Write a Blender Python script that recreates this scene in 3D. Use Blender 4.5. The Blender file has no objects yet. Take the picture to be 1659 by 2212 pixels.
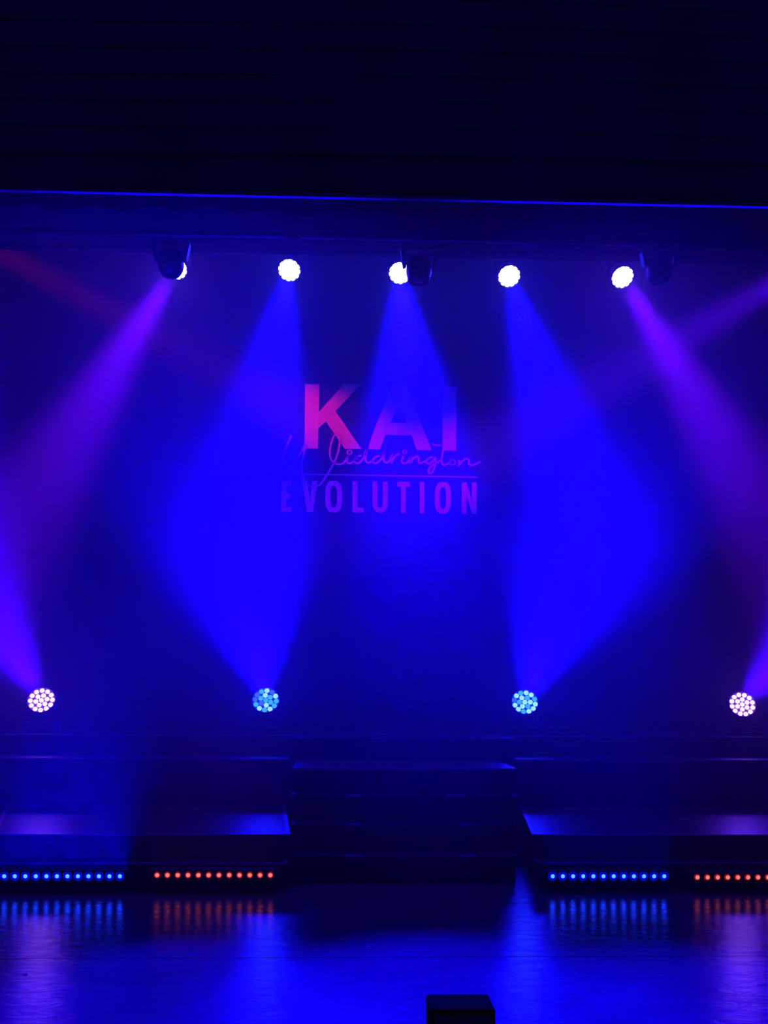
import bpy, bmesh, math, random
from mathutils import Vector, Matrix
random.seed(7)
scene = bpy.context.scene
C = scene.collection
PI = math.pi

# ------------------------------------------------------------------ camera
FPX, W_PX, H_PX, HORIZON = 2160.0, 1659.0, 2212.0, 1500.0
YAW, ROLL, EYE = math.radians(1.9), 0.0051, 1.56
cam_data = bpy.data.cameras.new('camera')
cam = bpy.data.objects.new('camera', cam_data)
C.objects.link(cam)
cam_data.sensor_fit = 'VERTICAL'
cam_data.sensor_height = 36.0
cam_data.lens = 36.0 * FPX / H_PX
cam_data.shift_y = (HORIZON - H_PX / 2) / H_PX
cam_data.clip_start = 0.05
CAM_R = Matrix.Rotation(-YAW, 4, 'Z') @ Matrix.Rotation(PI / 2, 4, 'X') @ Matrix.Rotation(ROLL, 4, 'Z')
cam.matrix_world = Matrix.Translation((0, 0, EYE)) @ CAM_R
scene.camera = cam


def ray(px, py):
    return CAM_R.to_3x3() @ Vector(((px - W_PX / 2) / FPX, -(py - HORIZON) / FPX, -1.0))


def at(px, py, Y):
    """World point at stage depth Y seen at that place of the photograph."""
    d = ray(px, py)
    return Vector((0, 0, EYE)) + d * (Y / d.y)


# ------------------------------------------------------------------ world, exposure, render quality
world = bpy.data.worlds.new('auditorium_dark')
scene.world = world
world.use_nodes = True
bg = world.node_tree.nodes['Background']
bg.inputs['Color'].default_value = (0.04, 0.0, 1.0, 1)
bg.inputs['Strength'].default_value = 0.10

vs = scene.view_settings
vs.view_transform = 'Standard'
vs.look = 'None'
vs.gamma = 1.0
vs.exposure = 0.0
vs.use_curve_mapping = False
cy = scene.cycles
cy.use_denoising = True
cy.max_bounces = 5
cy.diffuse_bounces = 2
cy.glossy_bounces = 3
cy.transmission_bounces = 2
cy.volume_bounces = 1
cy.transparent_max_bounces = 4
cy.caustics_reflective = False
cy.caustics_refractive = False
cy.sample_clamp_indirect = 4.0
cy.use_light_tree = False
cy.use_adaptive_sampling = True
cy.adaptive_threshold = 0.03

# light strengths (watts) and colours
BLUE = (0.003, 0.0, 1.0)
VIOLET = (0.13, 0.0, 1.0)
VIOLET_LOW = (0.042, 0.0, 1.0)
VIOLET_SPILL = (0.06, 0.0, 1.0)
P_TOP, P_LOW, P_SPILL = 20500, 13000, 370
HAZE_DENSITY, HAZE_G = 0.035, 0.35

# ------------------------------------------------------------------ materials


def mat(name, color, rough=0.5, metal=0.0, spec=0.5, noise=None, bump=None):
    """Principled material; noise = (scale, dark factor, light factor); bump = (scale, strength, stretch)."""
    m = bpy.data.materials.new(name)
    m.use_nodes = True
    nt = m.node_tree
    b = nt.nodes['Principled BSDF']
    b.inputs['Base Color'].default_value = (*color, 1)
    b.inputs['Roughness'].default_value = rough
    b.inputs['Metallic'].default_value = metal
    b.inputs['Specular IOR Level'].default_value = spec
    tc = nt.nodes.new('ShaderNodeTexCoord')
    if noise:
        n = nt.nodes.new('ShaderNodeTexNoise')
        n.inputs['Scale'].default_value = noise[0]
        n.inputs['Detail'].default_value = 5
        nt.links.new(tc.outputs['Object'], n.inputs['Vector'])
        r = nt.nodes.new('ShaderNodeValToRGB')
        r.color_ramp.elements[0].position, r.color_ramp.elements[1].position = 0.3, 0.7
        r.color_ramp.elements[0].color = (*[c * noise[1] for c in color], 1)
        r.color_ramp.elements[1].color = (*[min(1, c * noise[2]) for c in color], 1)
        nt.links.new(n.outputs['Fac'], r.inputs['Fac'])
        nt.links.new(r.outputs['Color'], b.inputs['Base Color'])
    if bump:
        mp = nt.nodes.new('ShaderNodeMapping')
        mp.inputs['Scale'].default_value = bump[2]
        nt.links.new(tc.outputs['Object'], mp.inputs['Vector'])
        n = nt.nodes.new('ShaderNodeTexNoise')
        n.inputs['Scale'].default_value = bump[0]
        n.inputs['Detail'].default_value = 6
        n.inputs['Roughness'].default_value = 0.6
        n.inputs['Distortion'].default_value = 0.6
        nt.links.new(mp.outputs['Vector'], n.inputs['Vector'])
        bp = nt.nodes.new('ShaderNodeBump')
        bp.inputs['Strength'].default_value = bump[1]
        bp.inputs['Distance'].default_value = 0.02
        nt.links.new(n.outputs['Fac'], bp.inputs['Height'])
        nt.links.new(bp.outputs['Normal'], b.inputs['Normal'])
    return m


def glow(name, color, strength):
    m = bpy.data.materials.new(name)
    m.use_nodes = True
    nt = m.node_tree
    b = nt.nodes['Principled BSDF']
    b.inputs['Base Color'].default_value = (0.02, 0.02, 0.02, 1)
    b.inputs['Roughness'].default_value = 0.2
    b.inputs['Emission Color'].default_value = (*color, 1)
    b.inputs['Emission Strength'].default_value = strength
    m.cycles.emission_sampling = 'NONE'
    return m


M = {
    'vinyl': mat('black_dance_vinyl', (0.085, 0.085, 0.10), 0.19, spec=0.5, noise=(1.3, 0.8, 1.25), bump=(6.0, 0.2, (1.0, 1.8, 1.0))),
    'subfloor': mat('stage_subfloor', (0.02, 0.02, 0.022), 0.7, noise=(3, 0.7, 1.2)),
    'wall': mat('black_painted_wall', (0.03, 0.03, 0.035), 0.85, noise=(2.5, 0.8, 1.2)),
    'fascia': mat('dark_painted_fascia', (0.11, 0.10, 0.12), 0.75, noise=(1.2, 0.75, 1.2)),
    'lip': mat('pale_plaster_lip', (0.30, 0.29, 0.29), 0.7, noise=(9, 0.4, 1.1)),
    'drape': mat('black_wool_serge', (0.022, 0.022, 0.026), 0.95, spec=0.1, noise=(20, 0.8, 1.2)),
    'banner': mat('dark_banner_cloth', (0.012, 0.012, 0.02), 0.9, spec=0.15, noise=(8, 0.85, 1.15)),
    'print': mat('white_banner_print', (0.80, 0.78, 0.82), 0.85, spec=0.1, noise=(6, 0.92, 1.02)),
    'deck': mat('black_deck_top', (0.035, 0.035, 0.04), 0.34, spec=0.5, noise=(4, 0.8, 1.2), bump=(22, 0.12, (1, 1, 1))),
    'skirt': mat('black_deck_skirt', (0.045, 0.045, 0.055), 0.8, spec=0.2, noise=(3, 0.75, 1.25)),
    'alu': mat('worn_aluminium_edge', (0.42, 0.42, 0.45), 0.42, metal=0.6, noise=(9, 0.7, 1.1)),
    'dash': mat('pale_edge_dash', (0.45, 0.45, 0.48), 0.5, noise=(30, 0.8, 1.1)),
    'body': mat('black_fixture_plastic', (0.02, 0.02, 0.022), 0.42, noise=(12, 0.8, 1.2)),
    'plate': mat('fixture_face_plate', (0.10, 0.10, 0.11), 0.4, noise=(20, 0.8, 1.2)),
    'steel': mat('scuffed_steel', (0.35, 0.35, 0.37), 0.35, metal=0.8, noise=(15, 0.7, 1.1)),
    'glass': mat('dark_front_glass', (0.01, 0.01, 0.012), 0.08, spec=0.7, noise=(3, 0.9, 1.1)),
    'rubber': mat('black_cable_rubber', (0.03, 0.03, 0.03), 0.6, noise=(20, 0.8, 1.2)),
    'paper': mat('white_paper_scrap', (0.7, 0.7, 0.7), 0.7, noise=(40, 0.85, 1.0)),
    'grille': mat('black_speaker_grille', (0.012, 0.012, 0.013), 0.6, noise=(60, 0.7, 1.3)),
    'matte': mat('matte_black_carpet', (0.0035, 0.0035, 0.004), 1.0, spec=0.02, noise=(40, 0.7, 1.3)),
    'lens_white': glow('lens_lit_white', (1.0, 0.97, 1.0), 3.0),
    'lens_pink': glow('lens_lit_pinkish_white', (0.8, 0.27, 1.0), 5.0),
    'lens_pale': glow('lens_lit_pale_cyan', (0.10, 0.24, 1.0), 4.0),
    'lens_cyan': glow('lens_lit_cyan', (0.014, 0.125, 1.0), 4.0),
    'lens_blue': glow('lens_lit_soft_blue', (0.02, 0.05, 1.0), 3.0),
    'plate_glow_violet': glow('lens_plate_glow_violet', (0.20, 0.03, 0.62), 0.8),  # plate emission paints the glow of the lenses into the gaps between them
    'plate_glow_blue': glow('lens_plate_glow_blue', (0.0, 0.03, 0.75), 0.8),
    'plate_glow_white': glow('lens_plate_glow_white', (1.0, 0.97, 1.0), 1.6),  # white plate emission paints overexposed lens glare across the gaps
    'led_blue': glow('batten_led_blue', (0.0, 0.004, 1.0), 0.55),  # emission of the lens disc includes the painted halo around each blue LED
    'led_blue_core': glow('batten_led_blue_core', (0.008, 0.035, 1.0), 18.0),
    'led_red': glow('batten_led_red', (1.0, 0.02, 0.02), 0.35),
    'led_red_core': glow('batten_led_red_core', (1.0, 0.16, 0.13), 1.6),
    'lens_red': glow('lens_lit_red', (1.0, 0.12, 0.05), 2.0),
}

# ------------------------------------------------------------------ mesh helpers


def obj(name, bm, material, parent=None, loc=None, smooth=False, matrix=None):
    me = bpy.data.meshes.new(name)
    bmesh.ops.recalc_face_normals(bm, faces=bm.faces[:])
    bm.to_mesh(me)
    bm.free()
    me.materials.append(M[material] if isinstance(material, str) else material)
    if smooth:
        for p in me.polygons:
            p.use_smooth = True
    return link(name, me, parent, loc, matrix)


def link(name, me, parent=None, loc=None, matrix=None):
    o = bpy.data.objects.new(name, me)
    C.objects.link(o)
    if parent:
        o.parent = parent
    if matrix is not None:
        o.matrix_local = matrix
    elif loc is not None:
        o.location = loc
    return o


def tag(o, label=None, category=None, group=None, kind=None):
    for k, v in (('label', label), ('category', category), ('group', group), ('kind', kind)):
        if v:
            o[k] = v
    return o


def empty(name, loc, label, category, group=None):
    o = bpy.data.objects.new(name, None)
    o.empty_display_size = 0.1
    C.objects.link(o)
    o.location = loc
    return tag(o, label, category, group)


def box(x0, x1, y0, y1, z0, z1, bev=0.0, bm=None, seg=2):
    new = bmesh.new()
    vs_ = [new.verts.new((x, y, z)) for x in (x0, x1) for y in (y0, y1) for z in (z0, z1)]
    for f in ((0, 1, 3, 2), (4, 6, 7, 5), (0, 4, 5, 1), (2, 3, 7, 6), (0, 2, 6, 4), (1, 5, 7, 3)):
        new.faces.new([vs_[i] for i in f])
    if bev:
        bmesh.ops.bevel(new, geom=new.edges[:], offset=bev, segments=seg, affect='EDGES', profile=0.6)
    return merge(bm, new)


def merge(bm, new):
    if bm is None:
        return new
    me = bpy.data.meshes.new('tmp')
    new.to_mesh(me)
    new.free()
    bm.from_mesh(me)
    bpy.data.meshes.remove(me)
    return bm


def prism(pts, z0, z1, bm=None, holes=()):
    """Polygon in x,y extruded from z0 to z1."""
    new = bmesh.new()
    edges = []
    for loop in (pts, *holes):
        vv = [new.verts.new((p[0], p[1], z0)) for p in loop]
        for i in range(len(vv)):
            edges.append(new.edges.new((vv[i], vv[(i + 1) % len(vv)])))
    bmesh.ops.triangle_fill(new, use_beauty=True, use_dissolve=False, edges=edges)
    r = bmesh.ops.extrude_face_region(new, geom=new.faces[:])
    for v in r['geom']:
        if isinstance(v, bmesh.types.BMVert):
            v.co.z = z1
    return merge(bm, new)


def lathe(profile, n=32, bm=None, mtx=None):
    """profile = [(r, z)...] around z."""
    new = bmesh.new()
    rings = []
    for r, z in profile:
        if r < 1e-6:
            rings.append([new.verts.new((0, 0, z))])
        else:
            rings.append([new.verts.new((r * math.cos(2 * PI * i / n), r * math.sin(2 * PI * i / n), z)) for i in range(n)])
    for a, b in zip(rings, rings[1:]):
        for i in range(n):
            j = (i + 1) % n
            if len(a) == 1 and len(b) == 1:
                continue
            if len(a) == 1:
                new.faces.new((a[0], b[i], b[j]))
            elif len(b) == 1:
                new.faces.new((a[i], a[j], b[0]))
            else:
                new.faces.new((a[i], a[j], b[j], b[i]))
    if mtx is not None:
        bmesh.ops.transform(new, matrix=mtx, verts=new.verts[:])
    return merge(bm, new)


def tube(points, r, n=8, bm=None, closed=False):
    new = bmesh.new()
    pts = [Vector(p) for p in points]
    rings = []
    N = len(pts)
    ref = Vector((0, 0, 1))
    for i, p in enumerate(pts):
        a = pts[(i - 1) % N] if (closed or i > 0) else p
        b = pts[(i + 1) % N] if (closed or i < N - 1) else p
        t = (b - a).normalized()
        u = t.cross(ref)
        if u.length < 1e-3:
            u = t.cross(Vector((0, 1, 0)))
        u.normalize()
        v = t.cross(u)
        rings.append([new.verts.new(p + u * r * math.cos(2 * PI * k / n) + v * r * math.sin(2 * PI * k / n)) for k in range(n)])
    pairs = list(zip(rings, rings[1:]))
    if closed:
        pairs.append((rings[-1], rings[0]))
    for A, B in pairs:
        for k in range(n):
            new.faces.new((A[k], A[(k + 1) % n], B[(k + 1) % n], B[k]))
    if not closed:
        new.faces.new(rings[0])
        new.faces.new(rings[-1])
    return merge(bm, new)


def spline(pts, k=7):
    """Catmull-Rom through 2D points."""
    out = []
    P = [pts[0]] + list(pts) + [pts[-1]]
    for i in range(1, len(P) - 2):
        p0, p1, p2, p3 = P[i - 1:i + 3]
        for s in range(k):
            t = s / k
            out.append(tuple(0.5 * (2 * b + (c - a) * t + (2 * a - 5 * b + 4 * c - d) * t * t + (3 * b - a - 3 * c + d) * t ** 3)
                             for a, b, c, d in zip(p0, p1, p2, p3)))
    out.append(tuple(pts[-1]))
    return out


def spot(name, parent, matrix, power, color, angle, blend, radius):
    d = bpy.data.lights.new(name, 'SPOT')
    d.energy, d.color = power, color
    d.spot_size, d.spot_blend, d.shadow_soft_size = math.radians(angle), blend, radius
    o = bpy.data.objects.new(name, d)
    C.objects.link(o)
    o.parent = parent
    o.matrix_local = matrix @ Matrix.Rotation(PI, 4, 'X')
    return o


# ------------------------------------------------------------------ the setting
FX = 6.4          # half width of the stage house
Y_BACK = 13.5
Z_TOP = 8.0
floor = tag(obj('floor', box(-FX, FX, 0.4, Y_BACK, -0.12, -0.004), 'subfloor'), 'black stage floor of vinyl dance sheets', kind='structure')
seams = [0.5, 1.35, 2.9, 4.42, 5.93, 7.46, 9.0, 10.5, 12.0, Y_BACK]
for a, b in zip(seams, seams[1:]):
    obj('floor_panel', box(-FX, FX, a + 0.004, b - 0.004, -0.0039, 0.0, 0.0012, seg=1), 'vinyl', floor)
tag(obj('wall_back', box(-FX, FX, Y_BACK, Y_BACK + 0.15, -0.1, Z_TOP), 'wall'), 'black back wall of the stage house', kind='structure')
tag(obj('wall_left', box(-FX - 0.15, -FX, 5.9, Y_BACK, -0.1, Z_TOP), 'wall'), 'black side wall of the stage house', kind='structure')
tag(obj('wall_right', box(FX, FX + 0.15, 5.9, Y_BACK, -0.1, Z_TOP), 'wall'), 'black side wall of the stage house', kind='structure')
tag(obj('ceiling', box(-FX, FX, 6.4, Y_BACK, Z_TOP, Z_TOP + 0.15), 'wall'), 'black ceiling over the stage', kind='structure')

# proscenium header: fascia boards above a pale lip
Y_PRO = 6.5
Z_LIP = at(830, 425, Y_PRO).z
pros = tag(obj('wall_front', box(-FX, FX, Y_PRO + 0.02, Y_PRO + 0.045, Z_LIP + 0.012, Z_TOP), 'fascia'),
           'dark header wall above the stage opening', kind='structure')
obj('lip', box(-FX, FX, Y_PRO - 0.004, Y_PRO + 0.03, Z_LIP - 0.010, Z_LIP + 0.0115, 0.003, seg=1), 'lip', pros)
zb = Z_LIP + 0.26
h = 0.168
k = 0
while zb + h < 6.9:
    bm = bmesh.new()
    prof = [(0.019, 0.0), (-0.010, 0.0), (-0.016, 0.03), (-0.008, h * 0.55), (-0.002, h), (0.019, h)]
    xs = [-FX + 2 * FX * i / 40 for i in range(41)]
    rings = []
    for x in xs:
        sag = 0.022 * math.sin(x * 0.85 + 0.5 + 0.1 * k)
        rings.append([bm.verts.new((x, Y_PRO + p[0], zb + p[1] + sag)) for p in prof])
    for A, B in zip(rings, rings[1:]):
        for i in range(len(prof)):
            j = (i + 1) % len(prof)
            bm.faces.new((A[i], A[j], B[j], B[i]))
    bm.faces.new(rings[0])
    bm.faces.new(rings[-1])
    obj('fascia_board', bm, 'fascia', pros)
    zb += h
    k += 1


def pleated(x0, x1, y, z0, z1, amp, step, wave=0.0):
    """A hanging cloth with soft vertical folds, closed with thickness."""
    bm = bmesh.new()
    n = int((x1 - x0) / step)
    rows = []
    for i in range(n + 1):
        x = x0 + (x1 - x0) * i / n
        yy = y + amp * math.sin(i * PI / 3) + amp * 0.5 * math.sin(i * 0.37 + 1)
        zz = z0 + wave * math.sin(i * 0.21)
        rows.append([bm.verts.new(p) for p in ((x, yy, zz), (x, yy, z1), (x, yy + 0.012, z1), (x, yy + 0.012, zz))])
    for A, B in zip(rows, rows[1:]):
        for i in range(4):
            j = (i + 1) % 4
            bm.faces.new((A[i], A[j], B[j], B[i]))
    bm.faces.new(rows[0])
    bm.faces.new(rows[-1])
    return bm


# borders: two black cloths across the stage
Y_B1, Y_B2 = 9.5, 10.5
Z_B1, Z_B2 = at(830, 523, Y_B1).z, at(830, 551, Y_B2).z
b1 = empty('border_curtain', (0, Y_B1, Z_B1), 'black border curtain just behind the stage opening, the nearer of two', 'curtain', 'black border curtains')
obj('cloth', pleated(-FX + 0.05, FX - 0.05, 0, 0, 1.5, 0.006, 0.09), 'drape', b1, smooth=True)
obj('hem', box(-FX + 0.05, FX - 0.05, -0.012, 0.022, -0.012, 0.02, 0.004), 'drape', b1)
b2 = empty('border_curtain', (0, Y_B2, Z_B2), 'black border curtain farther back, in front of the lit lamps', 'curtain', 'black border curtains')
obj('cloth', pleated(-FX + 0.05, FX - 0.05, 0, 0, 1.2, 0.006, 0.09), 'drape', b2, smooth=True)
obj('hem', box(-FX + 0.05, FX - 0.05, -0.012, 0.022, -0.012, 0.02, 0.004), 'drape', b2)

# ------------------------------------------------------------------ lighting bars


def bar(Y, z, label, clamps=()):
    e = empty('lighting_bar', (0, Y, z), label, 'lighting bar', 'lighting bars')
    obj('pipe', tube([(-FX + 0.02, 0, 0), (FX - 0.02, 0, 0)], 0.024, 12), 'body', e, smooth=True)
    for x in clamps:
        c = obj('clamp', box(x - 0.075, x + 0.075, -0.03, 0.03, -0.030, 0.034, 0.008), 'body', e)
        for dx in (-0.045, 0.0, 0.045):
            bm = lathe([(0, -0.02), (0.010, -0.02), (0.013, -0.012), (0.013, 0)], 10, None, Matrix.Translation((x + dx, -0.028, -0.012)) @ Matrix.Rotation(-PI / 2, 4, 'X').inverted())
            obj('bolt', bm, 'steel', c)
    return e


p = at(830, 515, 9.40)
Z_BAR0 = p.z
bar(9.40, Z_BAR0, 'thin black pipe along the hem of the nearer border curtain', [at(105, 500, 9.4).x, at(632, 517, 9.4).x, at(1150, 529, 9.4).x])
Z_BAR1 = at(830, 500, 10.0).z
bar(10.0, Z_BAR1, 'black pipe between the border curtains carrying the three unlit lamps')
Z_BAR2 = at(830, 505, 11.62).z
bar(11.62, Z_BAR2, 'black pipe at the back carrying the row of five lit lamps')

# ------------------------------------------------------------------ moving heads
LENS_SPOTS = [(0, 0)] + [(0.40 * math.cos(2 * PI * i / 6 + 0.25), 0.40 * math.sin(2 * PI * i / 6 + 0.25)) for i in range(6)] \
    + [(0.78 * math.cos(2 * PI * i / 12 + 0.05), 0.78 * math.sin(2 * PI * i / 12 + 0.05)) for i in range(12)]
lens_cache = {}


def lens_mesh(rad, material):
    key = (round(rad, 5), material)
    if key not in lens_cache:
        bm = lathe([(0, rad * 0.38), (rad * 0.45, rad * 0.34), (rad * 0.8, rad * 0.2), (rad, 0.0), (rad, -0.006)], 14)
        bmesh.ops.recalc_face_normals(bm, faces=bm.faces[:])
        me = bpy.data.meshes.new('lens')
        bm.to_mesh(me)
        bm.free()
        for q in me.polygons:
            q.use_smooth = True
        me.materials.append(M[material])
        lens_cache[key] = me
    return lens_cache[key]


def moving_head(F, aim, R, foot_z, hung, label, group, lens, cell, power, color, angle, blend, lens_r=0.185, lens_mats=None, roll=0.0, spill=P_SPILL, plate_r=0.985):
    """LED wash light: face centre F, pointing at aim; foot_z is the height of the deck or pipe it is fixed to."""
    d = (aim - F).normalized()
    P = F - d * (R * 0.75)
    root = empty('moving_head_light', (P.x, P.y, foot_z), label, 'stage light', group)
    up = -1.0 if hung else 1.0
    hgt = abs(P.z - foot_z)
    az = math.atan2(d.y, d.x)
    # foot
    if hung:
        bm = box(-0.13, 0.13, -0.10, 0.10, -0.12, -0.035, 0.015)
        obj('base', bm, 'body', root, matrix=Matrix.Identity(4))
        obj('clamp', box(-0.03, 0.03, -0.04, 0.04, -0.036, 0.034, 0.008), 'steel', root)
        y0 = -0.125
    else:
        obj('base', box(-0.16, 0.16, -0.14, 0.14, 0.0, 0.09, 0.02), 'body', root)
        y0 = 0.095
    # yoke: turntable, bridge and two arms
    rot = Matrix.Rotation(az - PI / 2, 4, 'Z')
    ax = R + 0.028
    zlo, zhi = (y0, hgt) if not hung else (-hgt, y0)
    bm = box(-ax - 0.02, ax + 0.02, -0.05, 0.05, *((y0, y0 + 0.035) if not hung else (y0 - 0.035, y0)), 0.01)
    for s in (-1, 1):
        bm = box(s * ax - 0.02, s * ax + 0.02, -0.045, 0.045, zlo - (0.04 if hung else 0), zhi + (0 if hung else 0.04), 0.012, bm)
    bm = lathe([(0, y0 - up * 0.012), (0.07, y0 - up * 0.012), (0.07, y0 + up * 0.005), (0, y0 + up * 0.005)], 20, bm)
    for s in (-1, 1):
        bm = lathe([(0, -0.014), (0.03, -0.014), (0.03, 0.014), (0, 0.014)], 14, bm, Matrix.Translation((s * (R + 0.006), 0, up * hgt)) @ Matrix.Rotation(PI / 2, 4, 'Y'))
    obj('yoke', bm, 'body', root, matrix=rot)
    # head, local z = beam axis, origin at the tilt axis
    zax = d
    xax = Vector((0, 0, 1)).cross(zax)
    xax = xax.normalized() if xax.length > 1e-4 else Vector((1, 0, 0))
    yax = zax.cross(xax)
    H = Matrix((xax, yax, zax)).transposed().to_4x4()
    H.translation = (0, 0, up * hgt)
    fz = R * 0.75
    prof = [(0, -R * 0.75), (R * 0.55, -R * 0.72), (R * 0.82, -R * 0.5), (R * 0.93, 0), (R * 1.05, fz * 0.75), (R * 1.07, fz + 0.004), (R * 1.0, fz + 0.008), (R * 0.985, fz - 0.01)]
    head = obj('head', lathe(prof, 36), 'body', root, smooth=True, matrix=H)
    obj('lens_plate', lathe([(0, fz - 0.012), (R * plate_r, fz - 0.012), (R * plate_r, fz - 0.018), (0, fz - 0.018)], 32), cell, head)
    cr, sr = math.cos(roll), math.sin(roll)
    for i, (u, v) in enumerate(LENS_SPOTS):
        mm = lens if not lens_mats else lens_mats[i % len(lens_mats)]
        link('lens', lens_mesh(R * lens_r, mm), head, ((u * cr - v * sr) * R, (u * sr + v * cr) * R, fz - 0.006))
    if power:
        spot('beam', head, Matrix.Translation((0, 0, fz + R * 0.12)), power, color, angle, blend, R * 0.8)
    if spill:
        spot('spill', head, Matrix.Translation((0, 0, fz + R * 0.12)), spill, VIOLET_SPILL if color in (VIOLET, VIOLET_LOW) else color, 165, 1.0, R * 0.8)
    return root


DECK_TOP = 1.10
Y_LOW, Y_LIT, R_LOW, R_TOP = 11.6, 11.5, 0.158, 0.128
CY = ['lens_cyan', 'lens_cyan', 'lens_pale', 'lens_cyan', 'lens_blue', 'lens_pale', 'lens_cyan', 'lens_pale', 'lens_blue', 'lens_pale',
      'lens_cyan', 'lens_blue', 'lens_blue', 'lens_cyan', 'lens_pale', 'lens_cyan', 'lens_pale', 'lens_cyan', 'lens_cyan']
CY2 = ['lens_pale', 'lens_cyan', 'lens_pale', 'lens_cyan', 'lens_pale', 'lens_cyan', 'lens_pale', 'lens_pale', 'lens_pale', 'lens_cyan',
       'lens_pale', 'lens_blue', 'lens_pale', 'lens_pale', 'lens_cyan', 'lens_pale', 'lens_pale', 'lens_pale', 'lens_cyan']
LG, UG, HG = 'lamps along the back deck', 'unlit lamps between the border curtains', 'lit lamps in the upper row'
low = [
    (89, 1512, (-180, 1040, 8.0), 'lens_pink', 'plate_glow_violet', VIOLET_LOW, 26, None, 'white-glowing lamp on the back deck throwing violet light, above a blue LED bar'),
    (574, 1512, (495, 1070, 8.0), 'lens_cyan', 'plate_glow_blue', BLUE, 32, CY, 'cyan-glowing lamp on the back deck, above the end of a red LED bar'),
    (1134, 1516, (1300, 1070, 8.0), 'lens_cyan', 'plate_glow_blue', BLUE, 33, CY2, 'cyan-glowing lamp on the back deck, above the blue LED bar beside the stairs'),
    (1604, 1521, (1930, 1120, 8.0), 'lens_pink', 'plate_glow_violet', VIOLET_LOW, 26, None, 'pinkish-white lamp on the back deck above the red LED bar cut by the frame'),
]
for i, (px, py, aim, lens, cell, col, ang, lm, label) in enumerate(low):
    moving_head(at(px, py, Y_LOW), at(*aim), R_LOW, DECK_TOP, False, label, LG, lens, cell, P_LOW * (0.8 if col is VIOLET_LOW else 1.0), col, ang, 1.0, 0.185 if lm else 0.17, lm, roll=0.4 * i, spill=P_SPILL * (0.3 if col is VIOLET_LOW else 0.75))
top = [
    (380, 580, (40, 1130, 7.9), VIOLET, 'lit lamp half hidden behind an unlit lamp, throwing a violet beam down', 12),
    (625, 584, (530, 1130, 7.9), BLUE, 'white lamp in the upper row, next to the lamp half hidden by an unlit one', 17),
    (864, 590, (905, 1130, 7.9), BLUE, 'white-glowing lamp in the upper row, its rim cut by an unlit lamp', 19),
    (1100, 597, (1262, 1130, 7.9), BLUE, 'white blue-beam lamp in the upper row, next to the unobstructed violet-beam lamp', 16),
    (1345, 599, (1660, 1130, 7.9), VIOLET, 'white-glowing lamp throwing a violet beam, nothing hanging before it', 12),
]
for i, (px, py, aim, col, label, ang) in enumerate(top):
    moving_head(at(px, py, Y_LIT), at(*aim), R_TOP, Z_BAR2, True, label, HG, 'lens_white', 'plate_glow_white', P_TOP * (0.7 if col is VIOLET else 1.5 if i == 2 else 1.0), col, ang, 1.0, 0.225, roll=0.3 * i, plate_r=0.84, spill=P_SPILL * 0.6)


def unlit_head(px, py_bottom, Y, zbar, label, dome=True):
    B = at(px, py_bottom, Y)
    root = empty('moving_spot_light', (B.x, Y, zbar), label, 'stage light', UG)
    z = lambda w: w - zbar
    obj('clamp', box(-0.03, 0.03, -0.04, 0.04, -0.036, 0.034, 0.008), 'steel', root)
    obj('base', box(-0.17, 0.17, -0.12, 0.12, -0.15, -0.034, 0.02), 'body', root)
    bot = B.z - zbar
    tilt = bot + 0.20
    bm = box(-0.19, 0.19, -0.05, 0.05, -0.195, -0.155, 0.012)
    for s in (-1, 1):
        new = prism([(s * 0.192, -0.17), (s * 0.150, -0.17), (s * 0.128, tilt - 0.03), (s * 0.158, tilt - 0.05)], -0.045, 0.045)
        bmesh.ops.transform(new, matrix=Matrix.Rotation(PI / 2, 4, 'X'), verts=new.verts[:])
        bm = merge(bm, new)
    bm = lathe([(0, -0.158), (0.08, -0.158), (0.08, -0.148), (0, -0.148)], 20, bm)
    obj('yoke', bm, 'body', root)
    head = obj('head', lathe([(0, tilt + 0.05), (0.07, tilt + 0.05), (0.118, tilt + 0.02), (0.126, tilt - 0.02), (0.128, bot + 0.10),
                              *([(0.118, bot + 0.06), (0.102, bot + 0.028), (0.082, bot + 0.004)] if dome else [(0.108, bot + 0.02), (0.098, bot + 0.002)]), (0.078, bot), (0.072, bot + 0.012)], 32), 'body', root, smooth=True)
    obj('front_lens', lathe([(0, bot + 0.004), (0.04, bot + 0.007), (0.073, bot + 0.014), (0.073, bot + 0.02), (0, bot + 0.02)], 24), 'glass', head, smooth=True)
    for s in (-1, 1):
        obj('tilt_lock', lathe([(0, 0), (0.014, 0), (0.014, 0.01), (0, 0.012)], 12, None,
            Matrix.Translation((s * 0.150, 0, tilt)) @ Matrix.Rotation(s * PI / 2, 4, 'Y')), 'steel', head)
    return root


unlit_head(369, 596, 10.0, Z_BAR1, 'unlit black lamp hanging in front of the lit violet-beam lamp')
unlit_head(905, 611, 10.0, Z_BAR1, 'unlit black lamp hanging beside the middle lit lamp', False)
unlit_head(1424, 611, 10.0, Z_BAR1, 'unlit black lamp hanging clear of the curtain, past the last lit lamp')

# two profile lamps outside the frame that light the printed logo
Y_LOGO = 12.9
SG = 'profile lamps on the side ladders'
moving_head(at(-230, 425, 11.0), at(680, 905, Y_LOGO), 0.12, at(-230, 425, 11.0).z + 0.45, True, 'red lamp outside the frame aimed at the tallest letters', SG,
            'lens_red', 'plate', 2600, (1.0, 0.01, 0.10), 11.5, 1.0, spill=0)
moving_head(at(1880, 500, 11.0), at(910, 1045, Y_LOGO), 0.12, at(1880, 500, 11.0).z + 0.45, True, 'violet lamp outside the frame aimed at the printed logo', SG,
            'lens_pink', 'plate', 17000, (0.085, 0.0, 1.0), 16.0, 1.0, spill=0)

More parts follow.
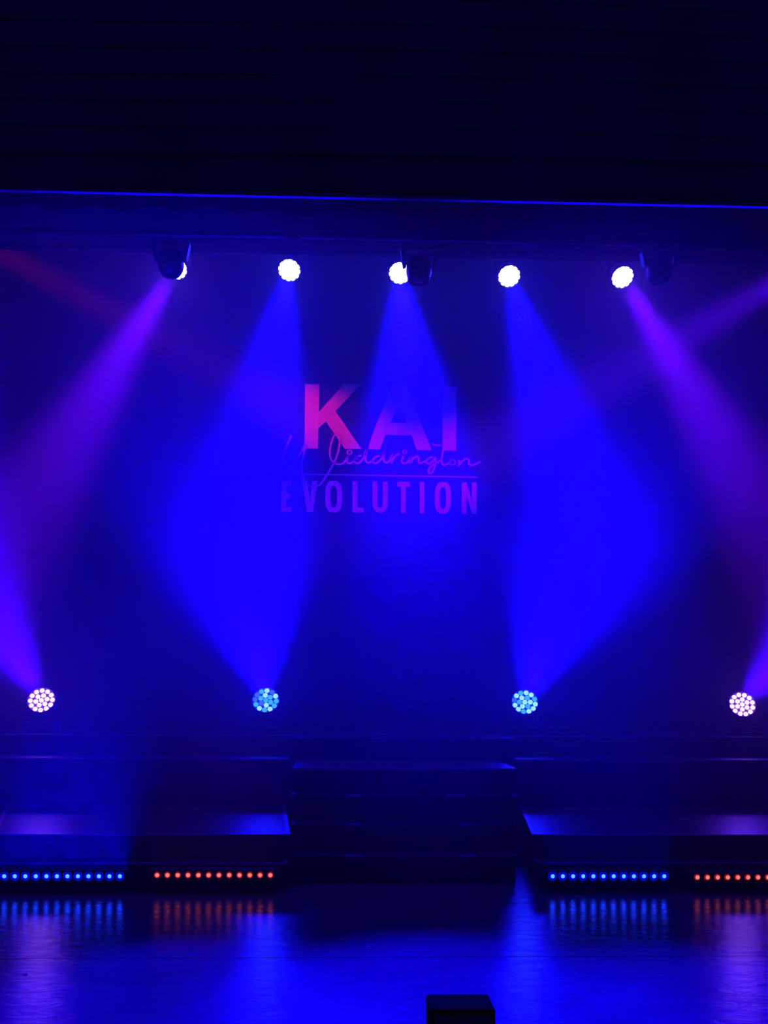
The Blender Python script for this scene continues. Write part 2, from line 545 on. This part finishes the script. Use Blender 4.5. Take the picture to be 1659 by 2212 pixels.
# ------------------------------------------------------------------ backdrop banner with the logo
ban = empty('backdrop_banner', (0, Y_LOGO, 0.3), 'dark backdrop banner printed with tall capitals, handwriting and a word below', 'banner')
obj('cloth', box(-FX + 0.2, FX - 0.2, 0.006, 0.03, 0.0, 7.3), 'banner', ban)
obj('hem', box(-FX + 0.2, FX - 0.2, 0.0, 0.04, -0.03, 0.05, 0.008), 'banner', ban)
ZS = 500.0 / 1659.0


def lp(u, v):
    """A point of the logo (as measured on an enlarged crop) on the banner, in the banner's own x,z."""
    q = at(580 + u * ZS, 800 + v * ZS, Y_LOGO)
    return (q.x, q.z - 0.3)


def flat(loops, holes=(), depth=0.004):
    bm = prism([lp(*p_) for p_ in loops], 0, depth, None, [[lp(*p_) for p_ in hl] for hl in holes])
    for v in bm.verts:
        v.co = Vector((v.co.x, -v.co.z, v.co.y))
    return bm


def flats(polys):
    bm = None
    for p_ in polys:
        bm = merge(bm, flat(p_)) if bm else flat(p_)
    return bm


obj('letter', flat([(262, 100), (365, 100), (361, 298), (540, 100), (662, 100), (480, 292), (668, 565), (548, 565), (412, 368), (358, 415), (355, 562), (258, 562)]), 'print', ban)
obj('letter', flat([(884, 108), (990, 109), (1170, 573), (1062, 571), (1026, 466), (838, 463), (800, 568), (702, 567)], [[(936, 245), (875, 376), (995, 379)]]), 'print', ban)
obj('letter', flat([(1251, 115), (1350, 116), (1345, 576), (1246, 574)]), 'print', ban)


def ring(cx, cy_, a, b, t, flatside=0.35):
    out, inn = [], []
    for i in range(40):
        th = 2 * PI * i / 40
        c, s = math.cos(th), math.sin(th)
        e = 0.72
        f = lambda w: math.copysign(abs(w) ** e, w)
        out.append((cx + a * f(c), cy_ + b * f(s)))
        inn.append((cx + (a - t) * f(c), cy_ + (b - t) * f(s)))
    return out, inn


T = 36


def yt(x):
    return 789 + (x - 90) * 0.0115


def rect(x0, x1, a, b):
    return [(x0, yt(x0) + a), (x1, yt(x1) + a), (x1, yt(x1) + b), (x0, yt(x0) + b)]


HT = 224
obj('letter', flat([(92, yt(92)), (165, yt(165)), (165, yt(165) + T), (128, yt(128) + T), (128, yt(128) + 94), (158, yt(158) + 94), (158, yt(158) + 130), (128, yt(128) + 130),
                    (128, yt(128) + HT - T), (165, yt(165) + HT - T), (165, yt(165) + HT), (92, yt(92) + HT)]), 'print', ban)
obj('letter', flat([(240, yt(240)), (279, yt(279)), (297, yt(297) + 150), (313, yt(313)), (352, yt(352)), (318, yt(318) + HT), (276, yt(276) + HT)]), 'print', ban)
o_, i_ = ring(467, yt(467) + HT / 2, 61, HT / 2 + 2, T)
obj('letter', flat(o_, [i_]), 'print', ban)
obj('letter', flat([(602, yt(602)), (638, yt(638)), (638, yt(638) + HT - T), (682, yt(682) + HT - T), (682, yt(682) + HT), (602, yt(602) + HT)]), 'print', ban)
u_out = [(745, yt(745)), (781, yt(781)), (781, yt(781) + HT - 62)] + [(800 + 19 * math.cos(PI - PI * i / 8), yt(800) + HT - 62 + 28 * math.sin(PI * i / 8)) for i in range(1, 8)] + \
    [(819, yt(819) + HT - 62), (819, yt(819)), (855, yt(855)), (855, yt(855) + HT - 62)] + [(800 + 55 * math.cos(PI * i / 10), yt(800) + HT - 62 + 64 * math.sin(PI * i / 10)) for i in range(1, 10)] + [(745, yt(745) + HT - 62)]
obj('letter', flat(u_out), 'print', ban)
obj('letter', flat([(922, yt(922)), (1013, yt(1013)), (1013, yt(1013) + T), (985, yt(985) + T), (984, yt(984) + HT), (949, yt(949) + HT), (950, yt(950) + T), (922, yt(922) + T)]), 'print', ban)
obj('letter', flat(rect(1084, 1118, 0, HT)), 'print', ban)
o_, i_ = ring(1250, yt(1250) + HT / 2, 59, HT / 2 + 2, T)
obj('letter', flat(o_, [i_]), 'print', ban)
obj('letter', flat([(1385, yt(1385)), (1419, yt(1419)), (1458, yt(1458) + 130), (1458, yt(1458)), (1492, yt(1492)), (1492, yt(1492) + HT), (1460, yt(1460) + HT), (1419, yt(1419) + 92),
                    (1419, yt(1419) + HT), (1385, yt(1385) + HT)]), 'print', ban)
obj('underline', flat([(150, 739), (1498, 762), (1498, 771), (150, 747)]), 'print', ban)

STROKES = [
    [(163, 468), (135, 535), (105, 615), (88, 690), (94, 738), (122, 746), (165, 702), (225, 605), (270, 522), (250, 610), (236, 690), (245, 760), (270, 808), (312, 834),
     (360, 825), (400, 780), (440, 715), (480, 640), (505, 560), (509, 485), (490, 453), (460, 490), (441, 570), (445, 630), (470, 662), (505, 674), (540, 662), (572, 612), (560, 650),
     (577, 668), (608, 656), (640, 618)],
    [(668, 612), (635, 622), (617, 652), (640, 668), (672, 642), (692, 600), (727, 476), (703, 570), (695, 640), (715, 664), (752, 645)],
    [(797, 614), (765, 624), (747, 654), (770, 668), (805, 640), (825, 600), (859, 480), (835, 565), (825, 640), (845, 663), (868, 645), (888, 600)],
    [(890, 598), (881, 666), (898, 630), (925, 602), (944, 606)],
    [(968, 616), (955, 652), (972, 668), (1000, 655), (1024, 616)],
    [(1024, 614), (1014, 666), (1035, 635), (1062, 617), (1076, 632), (1074, 655), (1092, 666), (1118, 655), (1145, 632)],
    [(1180, 620), (1150, 630), (1134, 658), (1155, 670), (1182, 645), (1197, 622), (1192, 690), (1168, 736), (1146, 728), (1160, 694), (1205, 664), (1240, 640)],
    [(1262, 520), (1246, 600), (1240, 655), (1258, 680), (1288, 668), (1305, 645)],
    [(1172, 530), (1204, 538), (1238, 541)],
    [(1368, 640), (1363, 684), (1385, 655), (1415, 634), (1436, 645), (1437, 672), (1455, 682), (1485, 672), (1516, 655)],
]
LOOPS = [(580, 588, 17, 14), (976, 586, 13, 12), (1318, 660, 22, 19)]


def ribbon(pts, w, closed=False):
    bm = bmesh.new()
    n = len(pts)
    prev = None
    rows = []
    for i, p_ in enumerate(pts):
        a = pts[(i - 1) % n] if closed or i else p_
        b = pts[(i + 1) % n] if closed or i < n - 1 else p_
        tx, ty = b[0] - a[0], b[1] - a[1]
        L = math.hypot(tx, ty) or 1
        ww = w * (0.85 + 0.25 * abs(ty) / L)
        nx, ny = -ty / L * ww, tx / L * ww
        q = [lp(p_[0] + nx, p_[1] + ny), lp(p_[0] - nx, p_[1] - ny)]
        rows.append([bm.verts.new((q[0][0], -0.007, q[0][1])), bm.verts.new((q[1][0], -0.007, q[1][1])),
                     bm.verts.new((q[1][0], 0.0, q[1][1])), bm.verts.new((q[0][0], 0.0, q[0][1]))])
    pairs = list(zip(rows, rows[1:])) + ([(rows[-1], rows[0])] if closed else [])
    for A, B in pairs:
        for i in range(4):
            j = (i + 1) % 4
            bm.faces.new((A[i], A[j], B[j], B[i]))
    if not closed:
        bm.faces.new(rows[0])
        bm.faces.new(rows[-1])
    return bm


for s in STROKES:
    obj('handwriting', ribbon(spline(s), 6.4), 'print', ban)
for cx, cy_, a, b in LOOPS:
    obj('handwriting', ribbon([(cx + a * math.cos(2 * PI * i / 20), cy_ + b * math.sin(2 * PI * i / 20)) for i in range(20)], 4.6, True), 'print', ban)

# ------------------------------------------------------------------ decks and stairs
Z_STEP, Z_DECK, Z_UP = 0.20, 0.40, 0.88
Y_ST, Y_DK, Y_UP, Y_BK = 8.04, 8.27, 10.5, 11.15
YEND = 12.7


def deck(label, poly, z0, z1, edges, name='stage_deck', group='black stage decks'):
    """poly: plan outline; edges: index pairs of outline sides that carry a metal edging strip."""
    cx = sum(p_[0] for p_ in poly) / len(poly)
    cy_ = sum(p_[1] for p_ in poly) / len(poly)
    e = empty(name, (cx, cy_, z0), label, 'stage deck', group)
    loc = [(p_[0] - cx, p_[1] - cy_) for p_ in poly]
    inner = [(x * (1 - 0.012 / max(0.3, math.hypot(x, y))), y * (1 - 0.012 / max(0.3, math.hypot(x, y)))) for x, y in loc]
    obj('skirt', prism(inner, 0.0, z1 - z0 - 0.030), 'skirt', e)
    obj('top_board', prism(loc, z1 - z0 - 0.0299, z1 - z0), 'deck', e)
    for i in edges:
        a, b = Vector(loc[i]), Vector(loc[(i + 1) % len(loc)])
        t = (b - a).normalized()
        n = Vector((t.y, -t.x))
        if n.dot(-(a + b) / 2) < 0:
            n = -n
        w = 0.028
        quad = [a - n * 0.004, b - n * 0.004, b + n * w, a + n * w]
        obj('edge_strip', prism([(q.x, q.y) for q in quad], z1 - z0 - 0.008, z1 - z0 + 0.003), 'alu', e)
    return e


def gx(px, py, Y):
    return at(px, py, Y).x


XL, XR = -6.2, 6.2
# low step, lower deck, upper deck either side of the stairs, back decks
lo_l, lo_r = gx(623, 1866, Y_ST), gx(1164, 1866, Y_ST)
hi_l, hi_r = gx(617, 1855, Y_DK), gx(1151, 1857, Y_DK)
deck('low front step beside the stairs behind the red LED bar nearest them', [(XL, Y_ST), (lo_l, Y_ST), (hi_l, Y_DK - 0.003), (XL, Y_DK - 0.003)], 0, Z_STEP, (0, 1))
deck('low front step behind the blue LED bar nearest the stairs', [(lo_r, Y_ST), (XR, Y_ST), (XR, Y_DK - 0.003), (hi_r, Y_DK - 0.003)], 0, Z_STEP, (0, 3))
dl_f, dl_b = gx(627, 1803, Y_DK), gx(615, 1740, Y_UP)
dr_f, dr_b = gx(1150, 1805, Y_DK), gx(1122, 1742, Y_UP)
seam_f, seam_b = gx(-14, 1803, Y_DK), gx(14, 1742, Y_UP)
deck('wide lower deck beside the stairs, above the red LED bar nearest them', [(seam_f + 0.006, Y_DK), (dl_f, Y_DK), (dl_b, Y_UP - 0.008), (seam_b + 0.006, Y_UP - 0.008)], 0, Z_DECK, (0, 1, 3))
deck('lower deck at the frame edge, past the slanted edging strip', [(XL, Y_DK), (seam_f, Y_DK), (seam_b, Y_UP - 0.008), (XL, Y_UP - 0.008)], 0, Z_DECK, (0,))
deck('wide lower deck with a slanted end, above the blue LED bar beside the stairs', [(dr_f, Y_DK), (XR, Y_DK), (XR, Y_UP - 0.008), (dr_b, Y_UP - 0.008)], 0, Z_DECK, (0, 3))
ul, ur = gx(622, 1641, Y_UP), gx(1116, 1643, Y_UP)
deck('upper deck above the wide deck with the red LED bar', [(XL, Y_UP), (ul, Y_UP), (ul, Y_BK), (XL, Y_BK)], 0, Z_UP, (0,))
deck('upper deck above the slanted lower deck with the blue LED bar', [(ur, Y_UP), (XR, Y_UP), (XR, Y_BK), (ur, Y_BK)], 0, Z_UP, (0,))
deck('back deck under the cyan lamp that stands above a red LED bar', [(XL, Y_BK + 0.004), (ul, Y_BK + 0.004), (ul, YEND), (XL, YEND)], 0, DECK_TOP, (0,))
deck('back deck under the cyan lamp that stands above a blue LED bar', [(ur, Y_BK + 0.004), (XR, Y_BK + 0.004), (XR, YEND), (ur, YEND)], 0, DECK_TOP, (0,))
deck('back deck at the head of the stairs carrying a thin flat box', [(ul + 0.01, Y_UP + 0.03), (ur - 0.01, Y_UP + 0.03), (ur - 0.01, YEND), (ul + 0.01, YEND)], 0, DECK_TOP, (0,))

# stairs between the decks
stairs = empty('stage_stairs', (0, 8.3, 0), 'dark stairs between the two decks with short pale marks on the edges', 'stairs')
Y0S = 8.30
steps = [(0.22, 0.00, 0.30), (0.44, 0.30, 0.60), (0.66, 0.60, 0.90), (0.88, 0.90, Y_UP + 0.02 - Y0S)]
marks = [((745, 785), (990, 1030)), ((743, 782), (988, 1026)), ((744, 780), (965, 1005)), ((735, 770), (975, 1012))]
for (z1, ya, yb), mk in zip(steps, marks):
    Y = Y0S + ya
    py = HORIZON + FPX * (EYE - z1) / Y
    f = (Y - Y_DK) / (Y_UP - Y_DK)
    xa = max(gx(628, py, Y), dl_f + (dl_b - dl_f) * f + 0.01)
    xb = min(gx(1117, py, Y), dr_f + (dr_b - dr_f) * f - 0.01)
    obj('riser', box(xa + 0.01, xb - 0.01, ya + 0.012, yb, 0 if ya == 0 else 0.001, z1 - 0.03), 'skirt', stairs)
    tr = obj('tread', box(xa, xb, ya, yb + (0.010 if yb < 1 else 0), z1 - 0.0299, z1, 0.003, seg=1), 'deck', stairs)
    obj('nosing', box(xa, xb, ya - 0.004, ya + 0.022, z1 - 0.009, z1 + 0.0025), 'skirt' if z1 < 0.8 else 'alu', tr)
    for (m0, m1) in mk:
        obj('edge_dash', box(gx(m0, py, Y), gx(m1, py, Y), ya - 0.006, ya + 0.030, z1 - 0.012, z1 + 0.0045), 'dash', tr)  # short pale pieces laid over the step edge
    if abs(z1 - 0.66) < 0.01:
        for xe in (xa + 0.025, xb - 0.025):
            obj('corner_bracket', box(xe - 0.022, xe + 0.022, ya - 0.008, ya + 0.05, z1 - 0.02, z1 + 0.012, 0.003), 'alu', tr)

# thin flat box on the back deck
q = at(810, 1593, Y_UP + 0.10)
fb = empty('flat_case', (q.x, Y_UP + 0.16, DECK_TOP + 0.003), 'thin flat case lying at the head of the stairs', 'case')
obj('shell', box(-0.135, 0.135, -0.09, 0.09, 0.0, 0.028, 0.006), 'body', fb)
obj('lid', box(-0.138, 0.138, -0.092, 0.092, 0.0281, 0.038, 0.003), 'alu', fb)

# ------------------------------------------------------------------ LED battens
batten_mesh = {}


def batten(px0, px1, py, label, red, energy):
    Yl = 7.86
    A, B = at(px0, py, Yl), at(px1, py, Yl)
    pitch = (B.x - A.x) / 11
    zc = (A.z + B.z) / 2
    L = pitch * 12
    e = empty('led_bar', ((A.x + B.x) / 2, Yl, 0), label, 'LED bar', 'LED bars on the stage floor')
    hb = 0.045
    hs = obj('housing', box(-L / 2 - 0.02, L / 2 + 0.02, 0.012, 0.11, zc - hb, zc + hb, 0.008), 'body', e)
    bm = box(-L / 2 - 0.02, L / 2 + 0.02, -0.012, 0.0125, zc + hb - 0.010, zc + hb - 0.001, 0.002)
    box(-L / 2 - 0.02, L / 2 + 0.02, -0.012, 0.0125, zc - hb + 0.001, zc - hb + 0.010, 0.002, bm)
    for i in range(13):
        x = -L / 2 + i * pitch
        box(x - 0.0025, x + 0.0025, -0.006, 0.0125, zc - hb + 0.0095, zc + hb - 0.0095, 0, bm)
    obj('cell_grid', bm, 'body', hs)
    for s in (-1, 1):
        f = box(s * (L / 2 - 0.12) - 0.02, s * (L / 2 - 0.12) + 0.02, -0.01, 0.13, 0.0, 0.012, 0.002)
        box(s * (L / 2 - 0.12) - 0.02, s * (L / 2 - 0.12) + 0.02, 0.112, 0.122, 0.0, zc + 0.01, 0.002, f)
        box(s * (L / 2 - 0.12) - 0.02, s * (L / 2 - 0.12) + 0.02, 0.045, 0.075, 0.0, zc - hb + 0.004, 0.002, f)
        obj('foot', f, 'body', e)
    col = 'led_red' if red else 'led_blue'
    for key, r, y in ((col, 0.025 if red else 0.037, 0.0), (col + '_core', 0.0155, -0.004)):  # blue disc is widened to carry the painted glow in the housing
        if key not in batten_mesh:
            bm = lathe([(0, 0.008), (r * 0.5, 0.006), (r, 0.0), (r, -0.004)], 14, None, Matrix.Rotation(PI / 2, 4, 'X'))
            bmesh.ops.recalc_face_normals(bm, faces=bm.faces[:])
            me = bpy.data.meshes.new(key)
            bm.to_mesh(me)
            bm.free()
            me.materials.append(M[key])
            batten_mesh[key] = me
    for i in range(12):
        x = A.x - (A.x + B.x) / 2 + i * pitch
        ln = link('lens', batten_mesh[col], e, (x, 0.010, zc + (B.z - A.z) * (i / 11 - 0.5)))
        link('diode', batten_mesh[col + '_core'], ln, (0.001, -0.007, 0.0))
    d = bpy.data.lights.new('bar_light', 'AREA')
    d.shape, d.size, d.size_y = 'RECTANGLE', L, 0.02
    d.energy = energy
    d.spread = math.radians(60)
    d.color = (1, 0.03, 0.02) if red else (0.0, 0.0, 1.0)
    lo = bpy.data.objects.new('bar_light', d)
    C.objects.link(lo)
    lo.parent = e
    lo.location = (0, 0.03, zc + hb + 0.004)
    lo.rotation_euler = (math.radians(170), 0, 0)
    # supply cable
    s = 1
    pts = spline([(s * (L / 2 + 0.018), 0.06, zc), (s * (L / 2 + 0.06), 0.06, zc - 0.03), (s * (L / 2 + 0.075), 0.05, 0.012), (s * (L / 2 + 0.11), 0.02, 0.008), (s * (L / 2 + 0.15), 0.05, 0.008), (s * (L / 2 + 0.17), 0.13, 0.008)], 6)
    obj('cable', tube(pts, 0.005, 8), 'rubber', e, smooth=True)
    return e


batten(8.5, 258.5, 1893, 'blue glowing LED bar on the floor below the violet lamp, cut by the frame edge', False, 140)
batten(338.8, 583.6, 1890.8, 'red glowing LED bar on the floor with all twelve lights in view', True, 0.7)
batten(1194, 1435, 1893, 'blue glowing LED bar on the floor beside the stairs, fully in view', False, 14)
batten(1507, 1747, 1895.5, 'red glowing LED bar on the floor running out of the frame', True, 0.4)

# ------------------------------------------------------------------ small things on the floor
q = at(1000, 2181, 4.5)
mon = empty('floor_monitor', (q.x, 4.62, 0), 'small black floor speaker at the bottom of the frame', 'speaker')
wd = 143 * 4.5 / FPX
obj('cabinet', box(-wd / 2, wd / 2, -0.12, 0.12, 0.0, q.z, 0.014, seg=3), 'matte', mon)
obj('grille', box(-wd / 2 + 0.02, wd / 2 - 0.02, -0.126, -0.1201, 0.015, q.z - 0.02, 0.002), 'grille', mon)
for i, (px, py, s, lab) in enumerate([(55, 2105, 0.012, 'tiny white paper scrap on the floor beside the violet reflection'), (795, 2046, 0.010, 'tiny white paper scrap on the open floor in front of the stairs'),
                                 (1242, 2103, 0.010, 'tiny white paper scrap on the floor straight before the blue LED bar by the stairs'),
                                 (140, 2138, 0.009, 'tiny white paper scrap on the bright floor, nearer than the other by the violet reflection')]):
    d = ray(px, py)
    g = Vector((0, 0, EYE)) + d * (EYE / -d.z)
    bm = prism([(-s, -s * 0.6), (s * 0.3, -s), (s, s * 0.2), (s * 0.2, s), (-s * 0.8, s * 0.5)], 0.0, 0.002)
    for v in bm.verts:
        v.co.z += 0.25 * abs(v.co.x)
    sc = obj('paper_scrap', bm, 'paper', None, (g.x, g.y, 0.0))
    tag(sc, lab, 'paper scrap', 'paper scraps on the stage floor')

# ------------------------------------------------------------------ haze on the stage
hm = bpy.data.materials.new('stage_haze')
hm.use_nodes = True
nt = hm.node_tree
nt.nodes.clear()
out = nt.nodes.new('ShaderNodeOutputMaterial')
sc_ = nt.nodes.new('ShaderNodeVolumeScatter')
sc_.inputs['Color'].default_value = (1, 1, 1, 1)
sc_.inputs['Density'].default_value = HAZE_DENSITY
sc_.inputs['Anisotropy'].default_value = HAZE_G
nt.links.new(sc_.outputs['Volume'], out.inputs['Volume'])
hz = obj('haze', box(-FX + 0.02, FX - 0.02, Y_PRO + 0.15, Y_LOGO - 0.02, 0.004, Z_TOP - 0.03), hm)
tag(hz, 'thin theatrical haze hanging over the whole stage', 'haze', kind='stuff')
